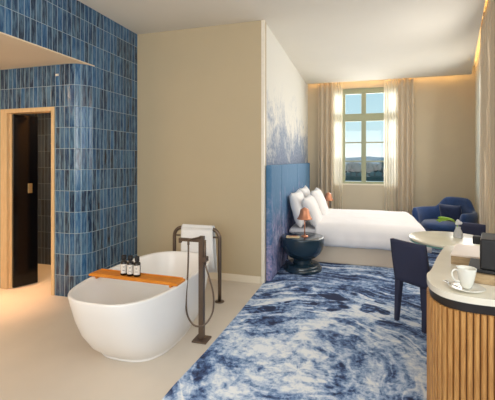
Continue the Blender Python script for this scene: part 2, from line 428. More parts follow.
sl = new(); box(sl, OX0-.0, OX1+.0, -.06, .0, OZ0-.001, OZ0+.03, .006); link('window_sill', sl, 'plaster_light', wf)
# right, slanted window wall: piers and lintel
rwb = new()
def wedge(bm, y0, y1, z0, z1, off=0, th=.2):
    prism(bm, [(WX(y0)+off, y0), (WX(y1)+off, y1), (WX(y1)+off+th, y1), (WX(y0)+off+th, y0)], z0, z1)
wedge(rwb, 3.4, 3.9, 0, ZC+.22); wedge(rwb, 5.7, 6.2, 0, ZC+.22); wedge(rwb, 7.6, YF, 0, ZC+.22)
for a, b in ((3.9, 5.7), (6.2, 7.6)): wedge(rwb, a, b, 3.05, ZC+.22); wedge(rwb, a, b, 0, .9)
struct('wall_right', rwb, 'plaster_light')
for k, (a, b) in enumerate(((3.9, 5.7), (6.2, 7.6))):
    w = thing('window_%d' % (k+2), (0, 0, 0), 0, None, None); w['kind'] = 'structure'
    f_ = new()
    for (p, q, r, s) in ((a, a+.07, .9, 3.05), (b-.07, b, .9, 3.05), (a, b, .9, .97), (a, b, 2.98, 3.05), ((a+b)/2-.04, (a+b)/2+.04, .9, 3.05), (a, b, 2.44, 2.54), (a, b, 1.6, 1.63)):
        wedge(f_, p, q, r, s, .06, .06)
    link('window_frame', f_, 'window_paint', w)
    g_ = new(); wedge(g_, a+.05, b-.05, .95, 3.0, .085, .004); link('window_pane', g_, 'window_glass', w)
nw = new(); box(nw, 1.9, 2.05, -2.5, 3.4, 0, 1.0); box(nw, 1.9, 2.05, -2.5, 3.4, 2.9, ZC+.22); box(nw, 1.9, 2.05, -2.5, -.9, 1.0, 2.9); box(nw, 1.9, 2.05, 2.1, 3.4, 1.0, 2.9)
box(nw, WX(3.4)+.1, 2.05, 3.4, 3.5, 0, ZC+.22); struct('wall_side', nw, 'plaster')
rb = new(); box(rb, -5.0, -2.2, -2.6, -2.45, 0, ZC+.22); box(rb, 1.4, 2.05, -2.6, -2.45, 0, ZC+.22); box(rb, -2.2, 1.4, -2.6, -2.45, 0, .9); box(rb, -2.2, 1.4, -2.6, -2.45, 3.1, ZC+.22)
struct('wall_rear', rb, 'plaster')
struct('wall_left', box(new(), -5.15, -5.0, -2.6, 5.3, 0, ZC), 'plaster')
# cove light strips (above the ceiling edge)
def strip(name, p0, p1, label, n=.03):
    a, b = Vector(p0), Vector(p1); d = (b-a).normalized(); q = Vector((-d.y, d.x))*n
    bm = new(); prism(bm, [(a.x, a.y), (b.x, b.y), (b.x+q.x, b.y+q.y), (a.x+q.x, a.y+q.y)], ZC+.06, ZC+.08)
    return tag(link(name, bm, 'cove_glow'), label, 'light')
strip('cove_light', (XM+.02, 8.34), (RW(8.3)-.1, 8.34), 'warm light strip hidden in the ceiling cove along the far wall')
strip('cove_light', (RW(3.5)-.11, 3.5), (RW(8.2)-.11, 8.2), 'warm light strip in the ceiling cove above the right-hand curtains')

# tiled walls
def tiled(name, path, z0, z1, mat, th=.09, s0=0.0, top=True):
    """extruded wall along a plan path, front face on the left-hand offset 0, back offset th (to the right of travel)"""
    bm = new(); uvl = bm.loops.layers.uv.new('UVMap'); P = [Vector(p) for p in path]; n = len(P); nor = []
    for i in range(n):
        d = (P[min(i+1, n-1)]-P[max(i-1, 0)]).normalized(); nor.append(Vector((d.y, -d.x)))
    s = [s0]
    for a, b in zip(P, P[1:]): s.append(s[-1]+(b-a).length)
    F = [[bm.verts.new((p.x, p.y, z)) for z in (z0, z1)] for p in P]
    B = [[bm.verts.new((p.x+q.x*th, p.y+q.y*th, z)) for z in (z0, z1)] for p, q in zip(P, nor)]
    def face(vs, uv):
        f = bm.faces.new(vs)
        for l, w in zip(f.loops, uv): l[uvl].uv = w
    for i in range(n-1):
        uvq = ((s[i], z0), (s[i+1], z0), (s[i+1], z1), (s[i], z1))
        face((F[i][0], F[i+1][0], F[i+1][1], F[i][1]), uvq)
        face((B[i][0], B[i][1], B[i+1][1], B[i+1][0]), ((s[i], z0), (s[i], z1), (s[i+1], z1), (s[i+1], z0)))
        face((F[i][1], F[i+1][1], B[i+1][1], B[i][1]), ((s[i], z1-.01), (s[i+1], z1-.01), (s[i+1], z1-.02), (s[i], z1-.02)))
        face((F[i][0], B[i][0], B[i+1][0], F[i+1][0]), ((s[i]+.03, z0+.03),)*4)
    for i in (0, n-1): face((F[i][0], F[i][1], B[i][1], B[i][0]), ((s[i]+.03, z0+.01), (s[i]+.03, z1), (s[i]+.04, z1), (s[i]+.04, z0+.01)))
    return struct(name, bm, mat)
R_ = .20
arc = [(XB-R_+R_*math.cos(a), YD+R_-R_*math.sin(a)) for a in [PI/2*k/8 for k in range(9)]]
path = [(XB, YB)]+arc+[(-3.31, YD)]
DX0, DX1, DZ = -4.12, -3.31, 2.16
tiled('wall_tile', path, 0, ZS, 'blue_tile')                                # column wall below the soffit
tiled('wall_tile_upper', [(XB, YB), (XB, YD+.2)], ZS+.0002, ZC, 'blue_tile')
tiled('wall_tile_lintel', [(XB, YD+.2), (XB, -2.5)], ZS+.0125, ZC, 'blue_tile', s0=.86)        # continues above
L = .86+PI/2*R_+.18
tiled('wall_tile_door', [(DX1, YD), (DX0, YD)], DZ, ZS, 'blue_tile', s0=L)
tiled('wall_tile_left', [(DX0, YD), (-5.0, YD)], 0, ZS, 'blue_tile', s0=L+.81)
# shower room behind the doorway
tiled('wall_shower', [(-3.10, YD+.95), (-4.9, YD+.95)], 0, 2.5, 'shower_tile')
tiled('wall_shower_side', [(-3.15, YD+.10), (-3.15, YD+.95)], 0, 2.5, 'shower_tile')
struct('trim_4', box(new(), -4.9, -3.05, YD+.1, YD+.95, 2.5, 2.56), 'soffit_paint')
df = new()
box(df, DX1-.045, DX1, YD-.012, YD+.11, 0, DZ, .004); box(df, DX0, DX0+.10, YD-.012, YD+.11, 0, DZ, .004); box(df, DX0+.10, DX1-.045, YD-.012, YD+.11, DZ-.05, DZ, .004)
box(df, DX0+.10, DX0+.13, YD+.03, YD+.06, 0, DZ-.05)
tag(link('door_frame', df, 'frame_wood'), kind='structure')
# dark door leaf, partly folded into the doorway
dl = thing('door_2', (DX0+.15, YD+.03, 0), math.radians(66), None, None); dl['kind'] = 'structure'
link('door_leaf', box(new(), 0, .27, -.02, .02, .01, DZ-.06, .003), 'black_gloss', dl)
link('door_handle', box(new(), .155, .205, -.032, -.0205, 1.14, 1.26, .003), 'brass', dl)
# shower fittings
sh = thing('shower_mixer', (-4.17, YD+.95, 1.79), 0, 'small metal shower mixer bar on the dark tiles seen through the doorway', 'tap')
m_ = new(); tube(m_, [(-.10, -.045, 0), (.12, -.045, 0)], .016); link('mixer_body', m_, 'brass', sh)
for x in (-.07, .08):
    m_ = new(); tube(m_, [(x, -.0, 0), (x, -.028, 0)], .01); link('wall_mount', m_, 'brass', sh)

# ------------------------------------------------------------------ curtains
def curtain(name, p0, p1, z0, z1, mat, label, folds, amp, group=None, flare=0):
    a, b = Vector(p0), Vector(p1); d = b-a; L_ = d.length; d.normalize(); q = Vector((-d.y, d.x)); bm = new()
    nu = folds*10; nz = 14; rows = []
    ph = [random.uniform(.75, 1.25) for _ in range(folds+2)]
    for j in range(nz+1):
        z = z0+(z1-z0)*j/nz; row = []
        for i in range(nu+1):
            t = i/nu; k = t*folds; w = ph[int(k)]*(1-(k % 1))+ph[int(k)+1]*(k % 1)
            am = amp*w*(.72+.28*(1-j/nz))
            off = am*math.sin(2*PI*k+.25*math.sin(j*.3))
            tt = t+.006*math.sin(j*.5+k)*flare
            p = a+d*(tt*L_)+q*off; row.append(bm.verts.new((p.x, p.y, z)))
        rows.append(row)
    for j in range(nz):
        for i in range(nu): bm.faces.new((rows[j][i], rows[j][i+1], rows[j+1][i+1], rows[j+1][i]))
    o = link(name, bm, mat, None, True)
    if mat == 'drape':
        s = o.modifiers.new('thick', 'SOLIDIFY'); s.thickness = .004; s.offset = 0
    return tag(o, label, 'curtain', group)
CZ = ZC+.10
curtain('curtain', (-.86, 8.49), (-.52, 8.49), .015, CZ, 'drape', 'beige pleated curtain hanging left of the green-framed window behind the bed', 3, .055)
curtain('curtain', (.86, 8.49), (1.18, 8.49), .015, CZ, 'drape', 'beige pleated curtain hanging right of the green-framed window', 3, .055)
curtain('sheer_curtain', (-.555, 8.57), (-.31, 8.57), .015, CZ, 'sheer', 'narrow white sheer curtain over the left edge of the green-framed window', 5, .02)
curtain('sheer_curtain', (.575, 8.57), (.87, 8.57), .015, CZ, 'sheer', 'narrow white sheer curtain over the right edge of the green-framed window', 5, .018)
curtain('sheer_curtain', (RW(8.3), 8.3), (RW(5.6), 5.6), .015, CZ, 'sheer', 'wide white sheer curtain on the right-hand wall behind the blue armchair', 18, .03)
curtain('curtain', (RW(5.75)-.03, 5.75), (RW(5.0)-.03, 5.0), .015, CZ, 'drape', 'beige curtain on the right-hand wall, the farther of two, beside the sheer', 6, .045)
curtain('curtain', (RW(4.95)-.02, 4.95), (RW(3.5), 3.5), .015, CZ, 'drape', 'beige curtain at the right edge of the picture above the wooden counter', 10, .05)

# ------------------------------------------------------------------ bathtub
def superpt(a, n): 
    c, s = math.cos(a), math.sin(a)
    return math.copysign(abs(c)**(2/n), c), math.copysign(abs(s)**(2/n), s)
def loftrings(bm, rings, close_top=False, close_bottom=True):
    R = [[bm.verts.new(p) for p in r] for r in rings]; n = len(R[0])
    for a, b in zip(R, R[1:]):
        for i in range(n): bm.faces.new((a[i], a[(i+1) % n], b[(i+1) % n], b[i]))
    if close_bottom: bm.faces.new(R[0][::-1])
    if close_top: bm.faces.new(R[-1])
    return bm
tub = thing('bathtub', (-1.755, 2.815, 0), math.radians(0), 'large white freestanding oval bathtub on the pale floor beside the blue tiles', 'bathtub')
def ring(hx, hy, z, n=2.6, N=72): return [(hx*superpt(2*PI*i/N, n)[0], hy*superpt(2*PI*i/N, n)[1], z) for i in range(N)]
outer = [(.300, .425, .0), (.304, .430, .008), (.298, .424, .014), (.306, .436, .024), (.352, .525, .10), (.384, .612, .22), (.402, .674, .35), (.408, .716, .47), (.415, .738, .545), (.414, .737, .556)]
inner = [(.408, .731, .560), (.386, .723, .560), (.380, .717, .556), (.374, .71, .54), (.355, .68, .42), (.325, .63, .28), (.29, .56, .18), (.22, .44, .135), (.10, .2, .125)]
rings = [ring(a, b, z, 2.9+.05*min(1, z/.5)) for a, b, z in outer] + [ring(a, b, z, 2.95) for a, b, z in inner]
o = link('tub_shell', loftrings(new(), rings, True), 'tub_white', tub, True)
d_ = new(); lathe(d_, [(0, .1265), (.03, .1265), (.034, .129), (.0, .132)], 20); link('drain_cover', d_, 'steel', tub)
# bath tray and bottles
bt = thing('bath_tray', (-1.765, 2.62, .5625), math.radians(-1), 'orange-brown wooden bath tray laid across the white tub', 'tray')
b_ = new(); box(b_, -.42, .425, -.07, .07, .0, .020, .005); link('board', b_, 'tray_wood', bt)
b_ = new(); box(b_, -.40, .405, -.07, -.058, .0201, .028, .003); box(b_, -.40, .405, .058, .07, .0201, .028, .003); link('raised_edge', b_, 'tray_wood', bt)
for x in (-.36, .355):
    b_ = new(); box(b_, x-.012, x+.012, -.055, .055, -.022, -.0005, .004); link('cleat', b_, 'tray_wood', bt)
LB = ['black toiletry bottle with white label on the bath tray, leftmost of three', 'black toiletry bottle with white label on the bath tray, middle of three', 'black toiletry bottle with white label on the bath tray, rightmost of three']
def bottle(loc, rz, label):
    t = thing('toiletry_bottle', loc, rz, label, 'bottle', 'toiletry bottles on the bath tray'); t.scale = (1.14, 1.14, 1.06)
    b = new(); lathe(b, [(0, 0), (.023, 0), (.025, .003), (.025, .100), (.022, .108), (.012, .113), (.012, .118)], 24); link('bottle_body', b, 'bottle_black', t, True)
    b = new(); lathe(b, [(0, .118), (.0155, .118), (.017, .120), (.017, .152), (.015, .155), (0, .155)], 24); link('cap', b, 'machine_black', t, True)
    b = new(); N = 14; lo = []; hi = []
    for i in range(N+1):
        a = math.radians(-62+124*i/N)-PI/2
        for lst, z in ((lo, .018), (hi, .090)): lst.append(b.verts.new((.0256*math.cos(a), .0256*math.sin(a), z)))
    for i in range(N): b.faces.new((lo[i], lo[i+1], hi[i+1], hi[i]))
    w = link('label', b, 'label_paper', t, True)
    # small dark text lines on the label
    for z, hw in ((.070, 16), (.062, 10), (.040, 20)):
        b = new(); vs = []
        for i in range(7):
            a = math.radians(-hw+2*hw*i/6)-PI/2
            vs.append((b.verts.new((.0261*math.cos(a), .0261*math.sin(a), z)), b.verts.new((.0261*math.cos(a), .0261*math.sin(a), z+.003))))
        for p, q in zip(vs, vs[1:]): b.faces.new((p[0], q[0], q[1], p[1]))
        link('label_print', b, 'machine_black', w)
    return t
b0 = bottle((-1.880, 2.622, .5830), math.radians(30), LB[0])
copy_thing(b0, (-1.815, 2.620, .5830), math.radians(26), LB[1]); copy_thing(b0, (-1.750, 2.618, .5830), math.radians(22), LB[2])

# ------------------------------------------------------------------ tub filler
tf = thing('tub_filler', (-1.278, 2.87, 0), math.radians(0), 'floor-standing bronze bath filler with hand shower beside the white tub', 'tap')
link('base_plate', box(new(), -.065, .065, -.065, .065, .0005, .014, .002), 'bronze', tf)
link('column', box(new(), -.022, .022, -.022, .022, .0145, .895, .003), 'bronze', tf)
b = new(); box(b, -.010, .010, -.150, -.0225, .878, .893, .003); bmesh.ops.rotate(b, verts=b.verts, cent=(0, 0, 0), matrix=Matrix.Rotation(math.radians(-24), 3, 'Z')); link('top_lever', b, 'bronze', tf)
b = new(); box(b, -.215, -.0225, -.016, .016, .842, .868, .004); box(b, -.215, -.192, -.014, .014, .825, .8415, .003); link('spout', b, 'bronze', tf)
b = new(); tube(b, bez([(-.060, -.135, .845), (-.060, -.136, .78), (-.064, -.14, .60), (-.072, -.15, .42), (-.062, -.15, .27), (-.0, -.14, .185), (.075, -.10, .19), (.125, -.06, .28), (.125, -.045, .42), (.085, -.04, .56), (.048, -.035, .66)], 10), .0075, 8)
link('hose', b, 'bronze', tf, True)
b = new(); tube(b, [(.045, -.035, .66), (.045, -.035, .87)], .011, 12); link('hand_shower', b, 'bronze', tf, True)
b = new(); box(b, .0225, .06, -.05, .012, .685, .725, .004); link('shower_bracket', b, 'bronze', tf)
b = new(); tube(b, [(-.060, -.135, .846), (-.060, -.135, .880)], .010, 10); link('hose_elbow', b, 'bronze', tf, True)

# towel rack and towel
RX0, RX1, RY, RZ = -1.985, -1.435, 3.70, .79
tr = thing('towel_rack', ((RX0+RX1)/2, RY, 0), 0, 'bronze arched floor-standing towel rail behind the white tub', 'towel rack')
hw = (RX1-RX0)/2; rr = .10; pts = [(-hw, 0, .006)]+[(-hw, 0, z) for z in (.2, .4, .6)]
for k in range(7):
    a = PI-PI/2*k/6; pts.append((-hw+rr+rr*math.cos(a), 0, RZ-rr+rr*math.sin(a)))
for k in range(7):
    a = PI/2-PI/2*k/6; pts.append((hw-rr+rr*math.cos(a), 0, RZ-rr+rr*math.sin(a)))
pts += [(hw, 0, z) for z in (.6, .4, .2, .006)]
b = new(); tube(b, pts, .020, 14); link('arch_tube', b, 'bronze', tr, True)
for s in (-1, 1):
    b = new(); lathe(b, [(0, .0005), (.05, .0005), (.052, .004), (.05, .008), (0, .008)], 24, s*hw); link('base_disc', b, 'bronze', tr, True)
    b = new(); tube(b, [(s*hw-s*.02, -.0, .70), (s*hw-s*.075, -.0, .70)], .009, 10)
    link('peg', b, 'bronze', tr, True)
def towel():
    bm = new(); prof = []
    y0 = RY
    zt = RZ+.022
    for z in (.36, .45, .55, .65, .74, .80): prof.append((y0-.036, z))
    for k in range(7):
        a = PI-PI*k/6; prof.append((y0+.030*math.cos(a), zt-.022+.030*math.sin(a)+.004))
    for z in (.80, .74, .65, .55, .45, .30): prof.append((y0+.036, z))
    nx = 22; rows = []
    for j, (y, z) in enumerate(prof):
        row = []
        for i in range(nx+1):
            u = i/nx; x = RX0+.105+u*(RX1-RX0-.175)
            drop = max(0, RZ-z)
            wob = .010*drop*math.sin(u*14+1)/.4; xs = .06*drop*(u-.2)
            row.append(bm.verts.new((x+xs, y+(wob if y > y0 else -abs(wob)*.4), z)))
        rows.append(row)
    for r0, r1 in zip(rows, rows[1:]):
        for i in range(nx): bm.faces.new((r0[i], r0[i+1], r1[i+1], r1[i]))
    o = link('towel', bm, 'towel', None, True); s = o.modifiers.new('t', 'SOLIDIFY'); s.thickness = .010; s.offset = 0
    tag(o, 'white towel draped over the bronze towel rail behind the tub', 'towel')
towel()

# ------------------------------------------------------------------ headboard, bed
hb = thing('headboard', (XM, 6.3, 0), 0, 'blue printed padded headboard panels covering the wall behind the bed', 'headboard')
ys = [4.46, 5.12, 6.55, 8.38]
for a, b in zip(ys, ys[1:]):
    link('panel', box(new(), (.003), .078, a-6.3+.004, b-6.3-.004, .012, 1.485, .018, 3), 'headboard_print', hb)
BX0, BX1, BY0, BY1 = -1.02, .93, 5.51, 7.30
bed = thing('bed', (-.03, 6.41, 0), 0, 'large double bed with beige upholstered base in front of the blue headboard', 'bed')
cx, cy = -.03, 6.41
link('bed_base', box(new(), BX0-cx, BX1-cx-.02, BY0-cy+.01, BY1-cy-.01, .0105, .275, .02, 3), 'bed_fabric', bed)
link('mattress', box(new(), BX0-cx+.01, BX1-cx-.04, BY0-cy+.03, BY1-cy-.03, .276, .50, .05, 4), 'linen', bed)
def duvet():
    bm = new(); x0, x1, y0, y1, zt = BX0+.42, BX1+.03, BY0-.03, BY1+.03, .590
    rad, drop = .15, .16
    def prof(s):       # distance past the start of the roll -> (horizontal offset, drop)
        q = rad*PI/2
        if s <= 0: return s, 0
        if s <= q: a = s/rad; return rad*math.sin(a), rad*(1-math.cos(a))
        return rad+.02*math.sin(min(1, (s-q)/drop)*PI), rad+(s-q)
    q = rad*PI/2; ny = 56; nx = 50; rows = []
    for j in range(ny+1):
        v = -(q+drop)+(y1-y0-2*rad+2*(q+drop))*j/ny; row = []
        wv = y1-y0-2*rad
        if v < 0: h, dv = prof(-v); y = y0+rad-h
        elif v > wv: h, dv = prof(v-wv); y = y1-rad+h
        else: y, dv = y0+rad+v, 0
        for i in range(nx+1):
            wx = x1-x0-rad; u = (wx+q+drop)*i/nx
            if u > wx: h, du = prof(u-wx); x = x1-rad+h
            else: x, du = x0+u, 0
            dd = (du**3+dv**3)**(1/3) if du and dv else max(du, dv)
            dd = min(dd, rad+drop)
            # the two rolls meet in a rounded corner
            if du and dv and y < y0+rad: y_ = y+(1-math.cos(min(1, du/.2)*PI/2))*.05
            else: y_ = y
            crown = .022*math.sin(PI*min(1, max(0, (y-y0)/(y1-y0))))
            nz = .010*noise.noise(Vector((x*2.6, y*2.6, 1)))+.004*noise.noise(Vector((x*9, y*9, 4)))
            ripple = .006*math.sin(x*23+math.sin(x*7))*min(1, dv/.2) if dv else 0
            row.append(bm.verts.new((x, y_+ripple, zt+crown+nz-dd)))
        rows.append(row)
    for a, b in zip(rows, rows[1:]):
        for i in range(nx): bm.faces.new((a[i], a[i+1], b[i+1], b[i]))
    o = link('duvet', bm, 'linen', None, True); s = o.modifiers.new('t', 'SOLIDIFY'); s.thickness = .022; s.offset = 0
    tag(o, 'smooth white duvet spread over the double bed', 'duvet')
duvet()
def pillow_mesh(w, h, th, seed):
    bm = new(); N = 16; top = []; bot = []
    rnd = random.Random(seed)
    for j in range(N+1):
        a = []; c = []
        for i in range(N+1):
            u, v = i/N*2-1, j/N*2-1
            pin = 1-.10*(1-abs(u)**2)*abs(v)**4 ; pin2 = 1-.10*(1-abs(v)**2)*abs(u)**4
            x, y = u*w/2*pin2, v*h/2*pin
            t_ = th/2*(max(0, (1-u**4))*max(0, (1-v**4)))**.55
            nz = .012*noise.noise(Vector((u*2+seed, v*2, seed)))
            edge = i in (0, N) or j in (0, N)
            va = bm.verts.new((x, y, t_+(0 if edge else nz))); a.append(va)
            c.append(va if edge else bm.verts.new((x, y, -t_+nz)))
        top.append(a); bot.append(c)
    for j in range(N):
        for i in range(N):
            bm.faces.new((top[j][i], top[j][i+1], top[j+1][i+1], top[j+1][i]))
            bm.faces.new((bot[j][i], bot[j+1][i], bot[j+1][i+1], bot[j][i+1]))
    return bm
def pillow(x, y, z, tilt, w, h, th, seed, label, yaw=0):
    o = link('pillow', pillow_mesh(w, h, th, seed), 'pillow_linen', None, True)
    # local x -> world y (width), local y -> up (height), local z -> toward foot of bed
    R = Matrix(((0, 0, 1), (1, 0, 0), (0, 1, 0))).to_4x4()
    o.matrix_world = Matrix.Translation((x, y, z)) @ Matrix.Rotation(yaw, 4, 'Z') @ Matrix.Rotation(-tilt, 4, 'Y') @ R
    return tag(o, label, 'pillow', 'white pillows at the head of the bed')
pillow(-.885, 5.83, .785, math.radians(16), .76, .56, .19, 1, 'white pillow leaning on the headboard at the near side of the bed, behind another')
pillow(-.885, 6.70, .79, math.radians(16), .76, .56, .19, 2, 'white pillow leaning on the headboard at the far side, behind another')
pillow(-.68, 5.86, .745, math.radians(24), .72, .50, .18, 3, 'white front pillow on the near side of the bed, behind the copper lamp')
pillow(-.64, 6.62, .770, math.radians(22), .76, .56, .20, 4, 'white front pillow on the window side of the bed')

# ------------------------------------------------------------------ nightstands, lamps
def nightstand(loc, label):
    t = thing('nightstand', loc, 0, label, 'nightstand', 'round pedestal nightstands beside the bed')
    b = new(); lathe(b, [(0, 0), (.255, 0), (.268, .01), (.268, .045), (.25, .05), (.25, .055), (.24, .085), (.225, .095), (0, .095)], 48); link('foot', b, 'dark_lacquer', t, True)
    b = new(); lathe(b, [(0, .0955), (.135, .0955), (.125, .12), (.125, .15), (.14, .165), (.19, .19), (.25, .245), (.286, .31), (.300, .38), (.302, .455), (.298, .468), (.285, .472), (0, .472)], 48); link('bowl', b, 'dark_lacquer', t, True)
    return t
n0 = nightstand((-.732, 5.10, .0105), 'round dark pedestal nightstand with copper lamp at the near side of the bed')
n1 = copy_thing(n0, (-.70, 7.66, .0105), 0, 'round dark nightstand mostly hidden behind the pillows on the window side')
def lamp(loc, label):
    t = thing('table_lamp', loc, 0, label, 'lamp', 'copper table lamps on the nightstands')
    b = new(); lathe(b, [(0, 0), (.050, 0), (.052, .006), (.045, .014), (.012, .020), (.009, .03)], 32); link('base', b, 'copper', t, True)
    b = new(); tube(b, [(0, 0, .0205), (0, 0, .30)], .008, 12); link('stem', b, 'copper', t, True)
    b = new(); lathe(b, [(.108, .245), (.100, .258), (.082, .285), (.070, .32), (.064, .355), (.056, .380), (.035, .393), (.016, .397), (.012, .405), (0, .407)], 36)
    o = link('lamp_shade', b, 'copper', t, True); s = o.modifiers.new('t', 'SOLIDIFY'); s.thickness = .003; s.offset = -1
    return t
l0 = lamp((-.695, 5.06, .4835), 'copper bell-shaded table lamp on the nearer nightstand')
copy_thing(l0, (-.555, 7.55, .4835), 0, 'copper bell-shaded lamp beyond the bed, seen between pillows and window')
npd = thing('notepad', (-.845, 4.97, .4835), math.radians(8), 'small tan notepad lying on the near nightstand beside the lamp', 'notepad')
link('pages', box(new(), -.09, .09, -.055, .055, 0, .010, .001), 'paper', npd)
tube_ = new(); tube(tube_, [(-.05, -.015, .015), (.06, .02, .015)], .0045, 8); tag(link('pen', tube_, 'copper', None, True, (-.845, 4.97, .4840)), 'thin copper-coloured pen on the notepad', 'pen')

# ------------------------------------------------------------------ armchair
ac = thing('armchair', (1.465, 7.13, .0105), math.radians(136), 'deep blue velvet armchair with rounded high back in the far right corner', 'armchair')
def shell(R0, th, h_fn, a0, a1, N=36):
    bm = new(); cols = []
    for i in range(N+1):
        a = a0+(a1-a0)*i/N; h = h_fn(a); c, s = math.sin(a), -math.cos(a)   # a=0 is the back (-y)
        sec = []
        for rr, z in ((R0-th*.5, .16), (R0-th*.5-.0, h*.6+.06), (R0-th*.5+.03, h-.03), (R0+.02, h), (R0+th*.5+.03, h-.03), (R0+th*.5, h*.55), (R0+th*.5-.07, .16)):
            sec.append(bm.verts.new((rr*c*1.08, rr*s, z)))
        cols.append(sec)
    for a, b in zip(cols, cols[1:]):
        for k in range(7): bm.faces.new((a[k], b[k], b[(k+1) % 7], a[(k+1) % 7]))
    bm.faces.new(cols[0]); bm.faces.new(cols[-1][::-1]); return bm
def hfn(a):
    x = abs(math.degrees(a)); t_ = max(0, min(1, (x-24)/24)); t_ = t_*t_*(3-2*t_)
    return .870-.18*t_ - .02*(min(x, 45)/45)**2
sub(link('backrest', shell(.425, .10, hfn, math.radians(-118), math.radians(118)), 'blue_velvet', ac), 1)
b = new(); lathe(b, [(0, .16), (.33, .16), (.35, .2), (.35, .30), (.33, .325), (0, .325)], 40); link('seat_base', b, 'blue_velvet', ac, True)
b = new(); lathe(b, [(0, .326), (.325, .326), (.352, .35), (.352, .41), (.32, .445), (0, .455)], 40); link('seat', b, 'blue_velvet', ac, True)
for x, y in ((-.25, -.25), (.25, -.25), (-.25, .22), (.25, .22)):
    b = new(); tube(b, [(x, y, 0), (x, y, .159)], [.014, .02], 12); link('leg', b, 'machine_black', ac, True)
cu = link('cushion', pillow_mesh(.42, .34, .13, 9), 'blue_velvet_dark', None, True)
cu.matrix_world = Matrix.Translation((1.605, 7.22, .60)) @ Matrix.Rotation(math.radians(136), 4, 'Z') @ Matrix.Rotation(math.radians(74), 4, 'X')
tag(cu, 'dark navy cushion resting in the blue armchair', 'cushion')

# ------------------------------------------------------------------ table, vase, chairs
TC = (.912, 4.13)
tb = thing('round_table', (TC[0], TC[1], .0105), 0, 'round white-topped table between two navy chairs', 'table')
b = new(); lathe(b, [(0, .712), (.372, .712), (.385, .718), (.388, .728), (.385, .738), (.378, .741), (0, .741)], 64); link('tabletop', b, 'table_stone', tb, True)
b = new(); lathe(b, [(.300, .699), (.374, .699), (.382, .703), (.382, .7115), (.300, .7115)], 64); link('glass_underlayer', b, 'teal_glass', tb)
b = new(); lathe(b, [(0, .0), (.22, .0), (.225, .006), (.22, .014), (.06, .03), (.04, .06), (.035, .3), (.04, .62), (.09, .69), (.10, .698), (0, .698)], 40); link('pedestal', b, 'table_stone', tb, True)
vs = thing('vase', (1.00, 4.20, .7520), 0, 'small clear faceted glass vase on the round table', 'vase')
b = new(); lathe(b, [(0, 0), (.042, 0), (.048, .012), (.044, .045), (.030, .078), (.022, .095), (.026, .108), (.023, .108), (.019, .095), (.026, .076), (.039, .045), (.042, .014), (0, .010)], 10); link('vase_body', b, 'vase_glass', vs)
fl = thing('flower_sprig', (1.00, 4.20, .800), math.radians(0), 'yellow-green leafed flower sprig leaning out of the glass vase', 'flower')
b = new(); tube(b, bez([(.0, 0, 0), (-.005, -.0, .06), (-.03, 0, .11), (-.10, 0, .135)], 6), .003, 8); link('stem', b, 'leaf_green', fl, True)
def leaf(bm, p, ang, ln, w, tilt):
    N = 8; pr = None
    for i in range(N+1):
        t_ = i/N; ww = w*math.sin(PI*min(.98, t_*.9+.06))**.8
        c = Vector(p)+Vector((math.cos(ang)*ln*t_, math.sin(ang)*ln*t_, tilt*t_-.03*t_*t_)); n = Vector((-math.sin(ang), math.cos(ang), 0))
        r = [bm.verts.new(c-n*ww+Vector((0, 0, .012))), bm.verts.new(c), bm.verts.new(c+n*ww+Vector((0, 0, .012)))]
        if pr:
            for k in range(2): bm.faces.new((pr[k], r[k], r[k+1], pr[k+1]))
        pr = r
for ang, ln, w, tl, p in ((180, .15, .034, .02, (-.05, 0, .122)), (196, .13, .034, .05, (-.04, -.01, .118)), (164, .13, .034, .04, (-.04, .01, .120)), (188, .12, .030, .045, (-.07, 0, .128)), (172, .12, .030, .0, (-.06, 0, .125))):
    b = new(); leaf(b, p, math.radians(ang), ln, w, tl)
    o = link('leaf', b, 'leaf_green', fl, True); s = o.modifiers.new('t', 'SOLIDIFY'); s.thickness = .002
b = new()
for k in range(7):
    a = k*2.4; bmesh.ops.create_icosphere(b, subdivisions=2, radius=.017, matrix=Matrix.Translation((.012*math.cos(a)*(k % 3)+.0, .015*math.sin(a), .095+.008*(k % 4))))
link('blossom', b, 'pale_petals', fl, True)

